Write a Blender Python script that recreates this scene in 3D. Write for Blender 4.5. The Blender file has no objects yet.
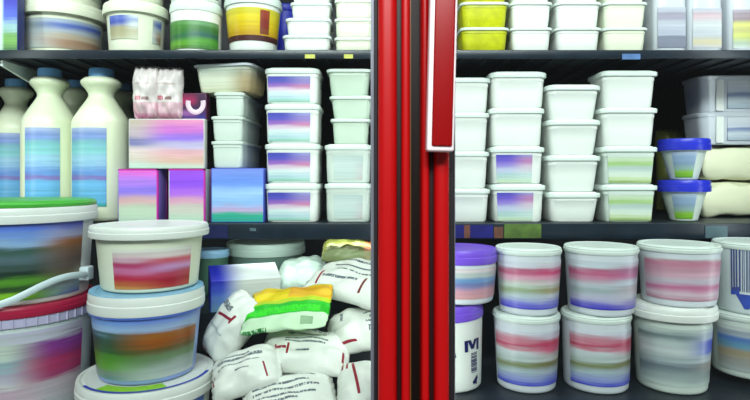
import bpy, bmesh, math, random
from mathutils import Vector, Matrix, noise as mnoise

random.seed(7)
sc = bpy.context.scene
COL = sc.collection
PI = math.pi

# ------------------------------------------------------------------ place
F_PX = 560.0           # focal length in pixels (750 px wide frame)
CAM_Y = -0.90          # camera stands 0.9 m in front of the door glass (y = 0)
EYE = 1.40
HV = 178.0             # horizon row


def PX(u, d):
    return (u - 375.0) * d / F_PX


def PZ(v, d):
    return EYE + (HV - v) * d / F_PX


def YD(d):
    return d + CAM_Y


D_SHELF = 1.215        # distance of the shelf fronts
D_F = 1.23             # distance of the fronts of what stands on them
Z_TOP = PZ(52, D_F)
Z_MID = PZ(222.5, D_F)
Z_DECK = 0.88
M_F = D_F / F_PX       # metres per pixel there
Y_BACK = 0.80
XW = 0.99


# ------------------------------------------------------------------ colour / materials
def lin(c):
    c = c / 255.0
    return c / 12.92 if c <= 0.04045 else ((c + 0.055) / 1.055) ** 2.4


def C(r, g, b, k=0.80):
    return (lin(r) * k, lin(g) * k, lin(b) * k, 1.0)


MATS = {}


def new_mat(name):
    m = bpy.data.materials.new(name)
    m.use_nodes = True
    nt = m.node_tree
    return m, nt, nt.nodes["Principled BSDF"]


def node(nt, t, **kw):
    n = nt.nodes.new(t)
    for k, v in kw.items():
        setattr(n, k, v)
    return n


def mathn(nt, op, a, b=None, c=None):
    n = nt.nodes.new("ShaderNodeMath")
    n.operation = op
    for i, x in enumerate((a, b, c)):
        if x is None:
            continue
        if isinstance(x, (int, float)):
            n.inputs[i].default_value = x
        else:
            nt.links.new(x, n.inputs[i])
    return n.outputs[0]


def mixc(nt, fac, a, b):
    n = nt.nodes.new("ShaderNodeMix")
    n.data_type = 'RGBA'
    for sock, x in ((n.inputs[0], fac), (n.inputs[6], a), (n.inputs[7], b)):
        if isinstance(x, (tuple, list, float, int)):
            sock.default_value = x
        else:
            nt.links.new(x, sock)
    return n.outputs[2]


def plain(name, col, rough=0.35, metal=0.0, var=0.05, scale=9.0, bump=0.0, spec=0.4, alpha=1.0, sss=0.0):
    """solid colour with a faint procedural mottling"""
    if name in MATS:
        return MATS[name]
    m, nt, b = new_mat(name)
    tc = node(nt, "ShaderNodeTexCoord")
    nz = node(nt, "ShaderNodeTexNoise")
    nz.inputs["Scale"].default_value = scale
    nz.inputs["Detail"].default_value = 4
    nt.links.new(tc.outputs["Object"], nz.inputs["Vector"])
    dark = tuple(x * (1 - var * 2) for x in col[:3]) + (1,)
    lite = tuple(min(1, x * (1 + var)) for x in col[:3]) + (1,)
    nt.links.new(mixc(nt, nz.outputs["Fac"], dark, lite), b.inputs["Base Color"])
    b.inputs["Roughness"].default_value = rough
    b.inputs["Metallic"].default_value = metal
    b.inputs["Specular IOR Level"].default_value = spec
    b.inputs["Alpha"].default_value = alpha
    if bump:
        bp = node(nt, "ShaderNodeBump")
        bp.inputs["Strength"].default_value = bump
        bp.inputs["Distance"].default_value = 0.01
        nt.links.new(nz.outputs["Fac"], bp.inputs["Height"])
        nt.links.new(bp.outputs[0], b.inputs["Normal"])
    MATS[name] = m
    return m


def ramp(nt, stops, fac):
    r = node(nt, "ShaderNodeValToRGB")
    r.color_ramp.interpolation = 'EASE'
    els = r.color_ramp.elements
    stops = sorted(stops, key=lambda s: s[0])
    els[0].position, els[0].color = stops[0][0], C(*stops[0][1])
    els[1].position, els[1].color = stops[-1][0], C(*stops[-1][1])
    for p, c in stops[1:-1]:
        e = els.new(p)
        e.color = C(*c)
    nt.links.new(fac, r.inputs[0])
    return r.outputs[0]


def bands(name, left, right=None, xs=(0.25, 0.8), jit=0.085, rough=0.35, swirl=0.06):
    """printed label: soft horizontal bands (bottom = 0, top = 1), left and right halves may differ"""
    if name in MATS:
        return MATS[name]
    m, nt, b = new_mat(name)
    tc = node(nt, "ShaderNodeTexCoord")
    sx = node(nt, "ShaderNodeSeparateXYZ")
    nt.links.new(tc.outputs["Generated"], sx.inputs[0])
    mp = node(nt, "ShaderNodeMapping")
    mp.inputs["Scale"].default_value = (7, 7, 190)
    nt.links.new(tc.outputs["Object"], mp.inputs[0])
    n1 = node(nt, "ShaderNodeTexNoise")
    n1.inputs["Scale"].default_value = 1.0
    n1.inputs["Detail"].default_value = 3
    nt.links.new(mp.outputs[0], n1.inputs["Vector"])
    mp2 = node(nt, "ShaderNodeMapping")
    mp2.inputs["Scale"].default_value = (14, 14, 30)
    nt.links.new(tc.outputs["Object"], mp2.inputs[0])
    n2 = node(nt, "ShaderNodeTexNoise")
    n2.inputs["Scale"].default_value = 1.0
    nt.links.new(mp2.outputs[0], n2.inputs["Vector"])
    z = mathn(nt, 'MULTIPLY_ADD', mathn(nt, 'SUBTRACT', n1.outputs["Fac"], 0.5), jit * 2, sx.outputs[2])
    z = mathn(nt, 'MULTIPLY_ADD', mathn(nt, 'SUBTRACT', n2.outputs["Fac"], 0.5), swirl * 2, z)
    col = ramp(nt, left, z)
    if right:
        col2 = ramp(nt, right, z)
        mr = node(nt, "ShaderNodeMapRange")
        mr.interpolation_type = 'SMOOTHSTEP'
        mr.inputs["From Min"].default_value = xs[0]
        mr.inputs["From Max"].default_value = xs[1]
        nt.links.new(sx.outputs[0], mr.inputs[0])
        col = mixc(nt, mr.outputs[0], col, col2)
    # faint streaks
    st = mathn(nt, 'MULTIPLY_ADD', n1.outputs["Fac"], 0.55, 0.71)
    hs = node(nt, "ShaderNodeHueSaturation")
    nt.links.new(st, hs.inputs["Value"])
    nt.links.new(col, hs.inputs["Color"])
    nt.links.new(hs.outputs[0], b.inputs["Base Color"])
    b.inputs["Roughness"].default_value = rough
    MATS[name] = m
    return m


def printed(name, base, rects, rough=0.4, mottled=0.05, bump=0.22, spec=0.4):
    """plastic film with print given as UV rectangles (u0,v0,u1,v1,colour,kind,shear)"""
    m, nt, b = new_mat(name)
    tc = node(nt, "ShaderNodeTexCoord")
    sx = node(nt, "ShaderNodeSeparateXYZ")
    nt.links.new(tc.outputs["UV"], sx.inputs[0])
    U, V = sx.outputs[0], sx.outputs[1]
    nz = node(nt, "ShaderNodeTexNoise")
    nz.inputs["Scale"].default_value = 22
    nz.inputs["Detail"].default_value = 5
    nt.links.new(tc.outputs["Object"], nz.inputs["Vector"])
    mp = node(nt, "ShaderNodeMapping")
    mp.inputs["Scale"].default_value = (45, 8, 1)
    nt.links.new(tc.outputs["UV"], mp.inputs[0])
    tx = node(nt, "ShaderNodeTexNoise")
    tx.inputs["Scale"].default_value = 1.6
    tx.inputs["Detail"].default_value = 2
    nt.links.new(mp.outputs[0], tx.inputs["Vector"])
    text = mathn(nt, 'GREATER_THAN', tx.outputs["Fac"], 0.43)
    dark = tuple(x * (1 - mottled * 2) for x in base[:3]) + (1,)
    col = mixc(nt, nz.outputs["Fac"], dark, base)
    for r in rects:
        u0, v0, u1, v1, c = r[:5]
        kind = r[5] if len(r) > 5 else ''
        sh = r[6] if len(r) > 6 else 0.0
        uu = U if not sh else mathn(nt, 'MULTIPLY_ADD', mathn(nt, 'SUBTRACT', V, (v0 + v1) / 2), sh, U)
        a = mathn(nt, 'COMPARE', uu, (u0 + u1) / 2, abs(u1 - u0) / 2)
        d = mathn(nt, 'COMPARE', V, (v0 + v1) / 2, abs(v1 - v0) / 2)
        k = mathn(nt, 'MULTIPLY', a, d)
        if kind == 'text':
            k = mathn(nt, 'MULTIPLY', k, text)
        if kind == 'soft':
            k = mathn(nt, 'MULTIPLY', k, nz.outputs["Fac"])
        col = mixc(nt, k, col, C(*c))
    nt.links.new(col, b.inputs["Base Color"])
    b.inputs["Roughness"].default_value = rough
    b.inputs["Specular IOR Level"].default_value = spec
    bp = node(nt, "ShaderNodeBump")
    bp.inputs["Strength"].default_value = bump
    bp.inputs["Distance"].default_value = 0.02
    nt.links.new(nz.outputs["Fac"], bp.inputs["Height"])
    nt.links.new(bp.outputs[0], b.inputs["Normal"])
    return m


def glass_mat(name, tint=(0.97, 1.0, 0.985, 1), refl=0.05):
    m = bpy.data.materials.new(name)
    m.use_nodes = True
    nt = m.node_tree
    nt.nodes.clear()
    out = node(nt, "ShaderNodeOutputMaterial")
    tr = node(nt, "ShaderNodeBsdfTransparent")
    tr.inputs[0].default_value = tint
    gl = node(nt, "ShaderNodeBsdfGlossy")
    gl.inputs["Roughness"].default_value = 0.02
    lw = node(nt, "ShaderNodeFresnel")
    lw.inputs[0].default_value = 1.35
    mx = node(nt, "ShaderNodeMixShader")
    k = mathn(nt, 'MULTIPLY', lw.outputs[0], 0.9)
    nt.links.new(k, mx.inputs[0])
    nt.links.new(tr.outputs[0], mx.inputs[1])
    nt.links.new(gl.outputs[0], mx.inputs[2])
    nt.links.new(mx.outputs[0], out.inputs[0])
    return m


WHITE = plain("white_plastic", C(243, 247, 242), 0.35)
WHITE2 = plain("cool_white_plastic", C(228, 240, 242), 0.35)
CREAM = plain("cream_plastic", C(240, 245, 222), 0.35)
LIDW = plain("lid_white_plastic", C(232, 244, 238), 0.3)
MILKY = plain("milky_translucent_plastic", C(222, 234, 226), 0.3)
MINT = plain("pale_mint_plastic", C(214, 232, 214), 0.3)
BLUE = plain("blue_plastic", C(40, 52, 205), 0.3)
LBLUE = plain("light_blue_plastic", C(150, 205, 240), 0.3)
CAPB = plain("cap_blue_plastic", C(125, 190, 250), 0.35)
VIOLET = plain("violet_plastic", C(125, 85, 225), 0.35)
GREEN = plain("green_lid_plastic", C(75, 185, 60), 0.35)
RED = plain("crimson_lid_plastic", C(185, 25, 70), 0.35)
NAVY = plain("navy_plastic", C(30, 40, 130), 0.4)
YELLOWT = plain("yellow_filled_plastic", C(208, 212, 8), 0.35, var=0.25, scale=45)
MILK = plain("milk_bottle_plastic", C(243, 250, 220), 0.3)
WALLM = plain("dark_interior_panel", C(26, 34, 42), 0.5)  # gloom inside the cabinet is put into the panel colour
SHELFM = plain("dark_shelf_metal", C(30, 40, 50), 0.45, var=0.3, scale=14)
RAILM = plain("dark_price_rail", C(24, 38, 52), 0.3, var=0.35, scale=18)
BRACK = plain("white_bracket_metal", C(232, 242, 240), 0.35)
REDM = plain("red_enamel", (0.42, 0.001, 0.002, 1), 0.32, var=0.05, spec=0.4)
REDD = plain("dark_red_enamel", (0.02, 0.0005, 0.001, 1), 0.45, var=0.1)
GASK = plain("black_gasket", C(22, 16, 22), 0.6)
MULL = plain("brown_black_mullion", C(32, 22, 14), 0.5)
BRASS = plain("brown_edge_strip", C(110, 70, 25), 0.4)
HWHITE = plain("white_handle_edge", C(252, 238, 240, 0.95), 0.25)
ALU = plain("grey_spacer_bar", C(130, 135, 145), 0.4, metal=0.3)
GLASS = glass_mat("door_glass")
CLEAR = plain("clear_plastic", C(200, 215, 225), 0.12, alpha=0.38)
CLEAR2 = plain("hazy_clear_plastic", C(232, 238, 248), 0.15, alpha=0.8)


# ------------------------------------------------------------------ mesh helpers
def setp(o, label=None, cat=None, group=None, kind=None):
    if label:
        o["label"] = label
    if cat:
        o["category"] = cat
    if group:
        o["group"] = group
    if kind:
        o["kind"] = kind
    return o


def link(name, bm, mats, parent=None, smooth=True, angle=40):
    me = bpy.data.meshes.new(name)
    bmesh.ops.recalc_face_normals(bm, faces=bm.faces)
    bm.to_mesh(me)
    bm.free()
    if not isinstance(mats, (list, tuple)):
        mats = [mats]
    for m in mats:
        me.materials.append(m)
    o = bpy.data.objects.new(name, me)
    COL.objects.link(o)
    if smooth:
        me.shade_smooth()
        try:
            me.set_sharp_from_angle(angle=math.radians(angle))
        except Exception:
            pass
    if parent:
        o.parent = parent
    return o


def empty(name, loc=(0, 0, 0), rot=(0, 0, 0)):
    o = bpy.data.objects.new(name, None)
    o.empty_display_size = 0.03
    COL.objects.link(o)
    o.location = loc
    o.rotation_euler = rot
    return o


def box(bm, x0, x1, y0, y1, z0, z1, bev=0.0, mi=0):
    vs = [bm.verts.new((x, y, z)) for z in (z0, z1) for (x, y) in ((x0, y0), (x1, y0), (x1, y1), (x0, y1))]
    fs = [bm.faces.new([vs[i] for i in f]) for f in
          ((0, 1, 2, 3), (4, 5, 6, 7), (0, 1, 5, 4), (1, 2, 6, 5), (2, 3, 7, 6), (3, 0, 4, 7))]
    for f in fs:
        f.material_index = mi
    if bev:
        es = set(e for f in fs for e in f.edges)
        bmesh.ops.bevel(bm, geom=list(es), offset=bev, segments=3, affect='EDGES', profile=0.5)


def rr(w, d, r, n=5):
    """rounded rectangle outline, anticlockwise"""
    r = min(r, w / 2 - 1e-4, d / 2 - 1e-4)
    pts = []
    for cx, cy, a0 in ((w / 2 - r, -d / 2 + r, -PI / 2), (w / 2 - r, d / 2 - r, 0),
                       (-w / 2 + r, d / 2 - r, PI / 2), (-w / 2 + r, -d / 2 + r, PI)):
        for i in range(n + 1):
            a = a0 + PI / 2 * i / n
            pts.append((cx + r * math.cos(a), cy + r * math.sin(a)))
    return pts


def loft(bm, secs):
    """secs: list of (z, w, d, corner radius)"""
    rings = []
    for z, w, d, r in secs:
        rings.append([bm.verts.new((x, y, z)) for x, y in rr(w, d, r)])
    n = len(rings[0])
    for a, b in zip(rings, rings[1:]):
        for i in range(n):
            bm.faces.new((a[i], a[(i + 1) % n], b[(i + 1) % n], b[i]))
    bm.faces.new(rings[0][::-1])
    bm.faces.new(rings[-1])


def lathe(bm, prof, seg=48, sq=0.0):
    """prof: (r,z) from bottom to top; ends capped. sq squares the section"""
    rings = []
    for r, z in prof:
        ring = []
        for i in range(seg):
            a = 2 * PI * i / seg
            k = 1.0
            if sq:
                e = 2 + sq
                k = (abs(math.cos(a)) ** e + abs(math.sin(a)) ** e) ** (-1 / e)
            ring.append(bm.verts.new((r * k * math.cos(a), r * k * math.sin(a), z)))
        rings.append(ring)
    for a, b in zip(rings, rings[1:]):
        for i in range(seg):
            bm.faces.new((a[i], a[(i + 1) % seg], b[(i + 1) % seg], b[i]))
    bm.faces.new(rings[0][::-1])
    bm.faces.new(rings[-1])


def arc_sheet(bm, rfun, z0, z1, a0, a1, nz=8, na=28, off=0.0006, th=0.0006, sq=0.0):
    """thin printed sleeve hugging a round body; angles in degrees, -90 faces the aisle"""
    def grid(o):
        g = []
        for j in range(nz + 1):
            z = z0 + (z1 - z0) * j / nz
            row = []
            for i in range(na + 1):
                a = math.radians(a0 + (a1 - a0) * i / na)
                k = 1.0
                if sq:
                    e = 2 + sq
                    k = (abs(math.cos(a)) ** e + abs(math.sin(a)) ** e) ** (-1 / e)
                r = rfun(z) * k + o
                row.append(bm.verts.new((r * math.cos(a), r * math.sin(a), z)))
            g.append(row)
        return g
    A, B = grid(off + th), grid(off)
    for j in range(nz):
        for i in range(na):
            bm.faces.new((A[j][i], A[j][i + 1], A[j + 1][i + 1], A[j + 1][i]))
            bm.faces.new((B[j][i], B[j + 1][i], B[j + 1][i + 1], B[j][i + 1]))
    for i in range(na):
        bm.faces.new((A[0][i], B[0][i], B[0][i + 1], A[0][i + 1]))
        bm.faces.new((A[nz][i], A[nz][i + 1], B[nz][i + 1], B[nz][i]))
    for j in range(nz):
        bm.faces.new((A[j][0], A[j + 1][0], B[j + 1][0], B[j][0]))
        bm.faces.new((A[j][na], B[j][na], B[j + 1][na], A[j + 1][na]))


def tube(bm, pts, rx, rz=None, seg=8, up=Vector((0, 0, 1))):
    """sweep an oval along points; rx across, rz along up"""
    rz = rz or rx
    pts = [Vector(p) for p in pts]
    rings = []
    for i, p in enumerate(pts):
        t = (pts[min(i + 1, len(pts) - 1)] - pts[max(i - 1, 0)]).normalized()
        s = t.cross(up)
        s = s.normalized() if s.length > 1e-5 else Vector((1, 0, 0))
        w = s.cross(t).normalized()
        rings.append([bm.verts.new(p + s * rx * math.cos(2 * PI * k / seg) + w * rz * math.sin(2 * PI * k / seg))
                      for k in range(seg)])
    for a, b in zip(rings, rings[1:]):
        for k in range(seg):
            bm.faces.new((a[k], a[(k + 1) % seg], b[(k + 1) % seg], b[k]))
    bm.faces.new(rings[0][::-1])
    bm.faces.new(rings[-1])


# ------------------------------------------------------------------ containers
def rect_tub(label, group, x, yf, z, w, d, h, body=WHITE, lid=LIDW, lab=None, rot=0.0, taper=0.88,
             lid_h=0.012, lip=0.005, name="rectangular_tub", cat="tub", top_ridge=True, tilt=0.0):
    root = empty(name, (x, yf + d / 2, z), (0, tilt, rot))
    setp(root, label, cat, group)
    wt, dt = w - 2 * lip, d - 2 * lip
    wb, db = wt * taper, dt * taper
    hb = h - lid_h
    cr = min(w, d) * 0.14
    bm = bmesh.new()
    loft(bm, [(0.0, wb - 0.008, db - 0.008, cr), (0.0012, wb - 0.003, db - 0.003, cr), (0.005, wb, db, cr),
              (hb * 0.5, (wb + wt) / 2 , (db + dt) / 2, cr), (hb * 0.84, wt * .985, dt * .985, cr),
              (hb * 0.855, wt, dt, cr), (hb, wt, dt, cr)])
    link("body", bm, body, root)
    bm = bmesh.new()
    L = lid_h
    loft(bm, [(hb - 0.001, wt + 0.004, dt + 0.004, cr), (hb - 0.001, w - 0.001, d - 0.001, cr * 1.1), (hb + L * 0.25, w, d, cr * 1.1),
              (hb + L * 0.62, w, d, cr * 1.1), (hb + L * 0.8, w - 0.003, d - 0.003, cr * 1.1),
              (hb + L * 0.8, w - 0.012, d - 0.012, cr), (h, w - 0.015, d - 0.015, cr)])
    link("lid", bm, lid, root)
    if lab:
        mat, x0, x1, z0, z1 = lab[:5]
        bm = bmesh.new()

        def P(fx, fz, o):
            zz = fz * hb
            s = fz
            ww = wb + (wt - wb) * s
            dd = db + (dt - db) * s
            return (fx * (ww - 2 * cr * 0.35) / 1.0 * 0.5, -dd / 2 - o, zz)
        n = 6
        A = [[bm.verts.new(P(fx, z0 + (z1 - z0) * j / n, 0.0012)) for fx in (x0, x1)] for j in range(n + 1)]
        B = [[bm.verts.new(P(fx, z0 + (z1 - z0) * j / n, -0.0005)) for fx in (x0, x1)] for j in range(n + 1)]
        for j in range(n):
            bm.faces.new((A[j][0], A[j][1], A[j + 1][1], A[j + 1][0]))
            bm.faces.new((B[j][0], B[j + 1][0], B[j + 1][1], B[j][1]))
            bm.faces.new((A[j][0], A[j + 1][0], B[j + 1][0], B[j][0]))
            bm.faces.new((A[j][1], B[j][1], B[j + 1][1], A[j + 1][1]))
        bm.faces.new((A[0][0], B[0][0], B[0][1], A[0][1]))
        bm.faces.new((A[n][0], A[n][1], B[n][1], B[n][0]))
        link("label_panel", bm, mat, root, smooth=False)
    return root


def round_tub(label, group, x, yc, z, r_lid, h, r_bot=None, r_top=None, body=WHITE, lid=LIDW, lab=None, labs=None,
              lid_h=0.016, name="round_tub", cat="tub", rot=0.0, tilt=(0, 0), lid_top=None, base_fillet=0.006,
              rim=True, lid_dome=0.0):
    """lab: (material, a0, a1, z0, z1) with z as fractions of the body height"""
    root = empty(name, (x, yc, z), (tilt[0], tilt[1], rot))
    setp(root, label, cat, group)
    r_top = r_top or r_lid * 0.94
    r_bot = r_bot or r_top * 0.9
    hb = h - lid_h
    f = base_fillet

    def R(zz):
        return r_bot + (r_top - r_bot) * max(0, min(1, (zz - f) / (hb - f)))
    bm = bmesh.new()
    prof = [(r_bot - f, 0.0), (r_bot - f * 0.4, f * 0.15), (r_bot - f * 0.1, f * 0.5), (r_bot, f)]
    for i in range(1, 7):
        prof.append((R(f + (hb - f) * i / 6), f + (hb - f) * i / 6))
    lathe(bm, prof)
    link("body", bm, body, root)
    bm = bmesh.new()
    L = lid_h
    lathe(bm, [(r_top + 0.0012, hb - 0.002), (r_lid - 0.001, hb - 0.002), (r_lid, hb + 0.1 * L), (r_lid, hb + L * 0.45), (r_lid - 0.0015, hb + L * 0.5),
               (r_lid - 0.001, hb + L * 0.8), (r_lid - 0.003, h), (r_lid - 0.008, h), (r_lid - 0.010, h - 0.002),
               (r_lid - 0.014, h - 0.002), (r_lid - 0.015, h)] )
    lo = link("lid", bm, lid, root)
    if lid_top:
        bm = bmesh.new()
        if lid_dome:
            lathe(bm, [(r_lid - 0.006, h - 0.001), (r_lid - 0.003, h + 0.001), (r_lid - .0025, h + lid_dome * .5), (r_lid - .006, h + lid_dome * .85), (r_lid - .014, h + lid_dome), (r_lid * .5, h + lid_dome * 1.05), (.002, h + lid_dome * 1.1)])
        else:
            lathe(bm, [(r_lid - 0.0155, h - 0.001), (r_lid - 0.0155, h + 0.0006)])
        link("lid_panel", bm, lid_top, lo)
    for k, lb in enumerate(([lab] if lab else []) + (labs or [])):
        mat, a0, a1, z0, z1 = lb
        bm = bmesh.new()
        arc_sheet(bm, R, f + (hb - f) * z0, f + (hb - f) * z1, a0, a1)
        link("label_sleeve", bm, mat, root)
    root["rt"] = 0
    del root["rt"]
    return root


def carton(label, group, x, yf, z, w, d, h, front, side=None, edge=None, rot=0.0, name="carton", cat="carton",
           rotx=0.0, roty=0.0, flaps=True):
    root = empty(name, (x, yf + d / 2, z), (rotx, roty, rot))
    setp(root, label, cat, group)
    bm = bmesh.new()
    box(bm, -w / 2, w / 2, -d / 2, d / 2, 0, h, bev=0.0015)
    link("body", bm, side or WHITE, root)
    bm = bmesh.new()
    box(bm, -w / 2 + 0.002, w / 2 - 0.002, -d / 2 - 0.0006, -d / 2 + 0.0005, 0.002, h - 0.002)
    link("front_print", bm, front, root, smooth=False)
    if edge:
        bm = bmesh.new()
        for a, b, c, e in ((w / 2 - .003, w / 2 + .0007, 0.0, h), ):
            box(bm, a, b, -d / 2 - .001, -d / 2 + .003, c, e)
            box(bm, a, b, d / 2 - .003, d / 2 + .0005, c, e)
        box(bm, -w / 2, w / 2 + .0007, -d / 2 - .001, -d / 2 + .003, h - .003, h)
        link("edge_stripe", bm, edge, root, smooth=False)
    return root


def bag(label, group, loc, rot, L, W, T, mat, seed=0, seal=0.05, name="plastic_bag", cat="bag", wr=0.004,
        p=2.6, nx=44, ny=32, flat=0.85, rc=0.08, sp=3.2):
    bm = bmesh.new()
    uvl = bm.loops.layers.uv.new("UVMap")
    so = Vector((seed * 3.17, seed * 1.31, seed * 0.77))

    def pos(i, j, side):
        s = -1 + 2 * i / nx
        t = -1 + 2 * j / ny
        sa = min(1.0, abs(s) / (1 - seal))
        hx = max(0.0, 1 - sa ** sp) ** 0.5
        hy = max(0.0, 1 - abs(t) ** p) ** 0.6
        h = T / 2 * hx * hy
        y = t * W / 2 * (1 - 0.10 * hx * (1 - abs(s)) ** 0.5 * 0.6)
        x = s * L / 2 * (1 - 0.05 * hy) * (1 - rc * t ** 4)
        y *= 1 - rc * s ** 4
        wv = mnoise.noise(Vector((s * 2.2, t * 2.2, side)) + so) * wr * 1.6
        fold = math.sin(t * 13 + 3 * mnoise.noise(Vector((s * 1.5, t, 5.0)) + so)) * wr * 0.7 * (sa ** 3)
        edge = min(1, h / (T * 0.12 + 1e-6))
        z = side * h * (1.0 if side > 0 else flat) + (wv + fold) * edge * 0.9
        z += 0.10 * T * (s * s) * -1 * 0.6 + 0.004 * mnoise.noise(Vector((s * 3, t * 3, 9)) + so)
        if sa >= 1.0:
            z += 0.0025 * math.sin(t * 22 + seed)
            z += side * 0.0006
        return (x, y, z)
    top = [[bm.verts.new(pos(i, j, 1)) for j in range(ny + 1)] for i in range(nx + 1)]
    bot = [[None] * (ny + 1) for _ in range(nx + 1)]
    for i in range(nx + 1):
        for j in range(ny + 1):
            if i in (0, nx) or j in (0, ny):
                bot[i][j] = top[i][j]
            else:
                bot[i][j] = bm.verts.new(pos(i, j, -1))

    def face(g, idx, off):
        vs = [g[a][b] for a, b in idx]
        f = bm.faces.new(vs)
        for lp, (a, b) in zip(f.loops, idx):
            lp[uvl].uv = (a / nx, b / ny + off)
    for i in range(nx):
        for j in range(ny):
            face(top, [(i, j), (i + 1, j), (i + 1, j + 1), (i, j + 1)], 0)
            face(bot, [(i, j), (i, j + 1), (i + 1, j + 1), (i + 1, j)], 3)
    o = link(name, bm, mat, angle=180)
    o.location = loc
    o.rotation_euler = rot
    setp(o, label, cat, group)
    return o


def tier_word(i, n):
    if n == 1:
        return "only"
    if i == 0:
        return "bottom"
    if i == n - 1:
        return "top"
    return ["", "second", "third", "fourth"][i] + "-from-bottom"


# ------------------------------------------------------------------ the refrigerated cabinet (setting)
def struct(name, x0, x1, y0, y1, z0, z1, mat, bev=0.0):
    bm = bmesh.new()
    box(bm, x0, x1, y0, y1, z0, z1, bev)
    return setp(link(name, bm, mat, smooth=bool(bev)), kind="structure")


struct("wall_back", -XW, XW, Y_BACK, Y_BACK + .04, Z_DECK - .04, 2.2, WALLM)
struct("wall_left", -XW - .04, -XW, -0.02, Y_BACK + .04, Z_DECK - .04, 2.2, WALLM)
struct("wall_right", XW, XW + .04, -0.02, Y_BACK + .04, Z_DECK - .04, 2.2, WALLM)
struct("ceiling", -XW, XW, 0.03, Y_BACK, 2.16, 2.2, WALLM)
struct("floor", -XW, XW, 0.03, Y_BACK, Z_DECK - .04, Z_DECK, SHELFM)
struct("trim_1", -0.40, 0.05, 0.25, Y_BACK, Z_DECK, 1.12, SHELFM)      # added block, hidden behind the bags, holds up the things there


# shelves -----------------------------------------------------------
def shelf(label, z, edge_px, tags):
    root = empty("shelf", (0, YD(D_SHELF), z))
    setp(root, label, "shelf", "dark shelves of the cabinet")
    d = Y_BACK - YD(D_SHELF)
    e = edge_px * D_SHELF / F_PX
    bm = bmesh.new()
    box(bm, -XW + .002, XW - .002, 0.004, d - .002, -0.012, 0.0)
    for k in range(int(2 * XW / 0.05)):       # ribs under the board
        xx = -XW + 0.03 + k * 0.05
        box(bm, xx, xx + .006, 0.01, d - 0.01, -0.018, -0.0115)
    link("shelf_board", bm, SHELFM, root, smooth=False)
    bm = bmesh.new()
    box(bm, -XW + .002, XW - .002, -0.006, 0.004, -e, 0.0, bev=0.0015)
    rail = link("price_rail", bm, RAILM, root)
    for (u0, u1, v0, v1, col) in tags:
        dd = D_SHELF - .006
        bm = bmesh.new()
        box(bm, PX(u0, dd), PX(u1, dd), -0.0078, -0.0058, PZ(v1, dd) - z, PZ(v0, dd) - z)
        link("price_tag", bm, col, rail, smooth=False)
    return root


TAGY = plain("yellow_tag", C(200, 200, 90), 0.5)
TAGN = plain("navy_tag", C(25, 25, 120), 0.4, var=0.3, scale=40)
TAGG = plain("olive_tag", C(95, 125, 55), 0.4, var=0.45, scale=45)
TAGS = plain("grey_tag", C(85, 110, 120), 0.4, var=0.3, scale=30)
TAGR = plain("rusty_tag", C(120, 75, 60), 0.4, var=0.4, scale=50)
TAGB = plain("blue_tag", C(90, 130, 190), 0.4, var=0.3, scale=50)
TAGBB = plain("bright_blue_tag", C(55, 70, 200), 0.4, var=0.2, scale=40)
TAGD = plain("deep_blue_tag", C(14, 26, 84), 0.4, var=0.3, scale=40)
TOPSH = shelf("upper dark shelf carrying the round tubs and yellow tubs across the top", Z_TOP, 8.5,
              [(305, 315, 54.5, 58.5, TAGY), (344, 353, 54.5, 58.5, TAGY), (622, 640, 54, 59.5, TAGB)])
MIDSH = shelf("middle dark shelf carrying the milk bottles, cartons and stacked rectangular tubs", Z_MID, 16,
              [(203, 228, 225, 238, TAGD), (455, 464, 225, 238, TAGN), (464, 470, 225, 238, TAGR), (470, 493, 225, 238, TAGN),
               (494, 503, 227, 238, TAGR), (504, 541, 224, 238, TAGG), (250, 256, 228, 231, TAGS), (705, 727, 226, 238, TAGS)])
# white tapered bracket below the upper shelf, left
bm = bmesh.new()
xb = PX(-2, D_SHELF)
zt = -0.019
y1 = 0.46
v = []
for xx in (xb - 0.003, xb + 0.003):
    v.append([bm.verts.new(p) for p in ((xx, 0.012, zt), (xx, y1, zt), (xx, y1, zt - 0.085), (xx, 0.30, zt - 0.07), (xx, 0.012, zt - 0.012))])
bm.faces.new(v[0]); bm.faces.new(v[1])
for i in range(5):
    bm.faces.new((v[0][i], v[0][(i + 1) % 5], v[1][(i + 1) % 5], v[1][i]))
link("shelf_bracket", bm, BRACK, TOPSH, smooth=False)["label"] = "white tapered bracket"


# doors ----------------------------------------------------------------
ZD0, ZD1 = 0.80, 2.12


def extrude(bm, prof, z0, z1, mi=0):
    a = [bm.verts.new((x, y, z0)) for x, y in prof]
    b = [bm.verts.new((x, y, z1)) for x, y in prof]
    n = len(prof)
    for i in range(n):
        bm.faces.new((a[i], a[(i + 1) % n], b[(i + 1) % n], b[i])).material_index = mi
    bm.faces.new(a[::-1]).material_index = mi
    bm.faces.new(b).material_index = mi


def bar_prof(x0, x1, y0, y1, r=0.006, n=5):
    """front-rounded bar, front at y0 (towards the aisle)"""
    r = min(r, (x1 - x0) / 2 - 1e-4)
    pts = [(x1, y1), (x0, y1)]
    for i in range(n + 1):
        a = PI + PI / 2 * i / n
        pts.append((x0 + r + r * math.cos(a), y0 + r + r * math.sin(a)))
    for i in range(n + 1):
        a = 1.5 * PI + PI / 2 * i / n
        pts.append((x1 - r + r * math.cos(a), y0 + r + r * math.sin(a)))
    return pts


DD = 0.875                       # distance of the stile faces


def sx(u):
    return PX(u, DD)


def door(name, xo0, xo1, inner):
    """inner: list of (u0,u1,yfront,material,part) strips of the meeting stile"""
    root = empty(name, ((xo0 + xo1) / 2, 0, ZD0))
    setp(root, kind="structure")
    ox = -(xo0 + xo1) / 2

    def add(nm, prof, mat, z0=ZD0, z1=ZD1):
        bm = bmesh.new()
        extrude(bm, [(x + ox, y) for x, y in prof], z0 - ZD0, z1 - ZD0)
        return link(nm, bm, mat, root, angle=30)
    for (u0, u1, yf, mat, nm, r) in inner:
        add(nm, bar_prof(sx(u0), sx(u1), yf, 0.02, r), mat)
    return root, ox, add


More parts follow.
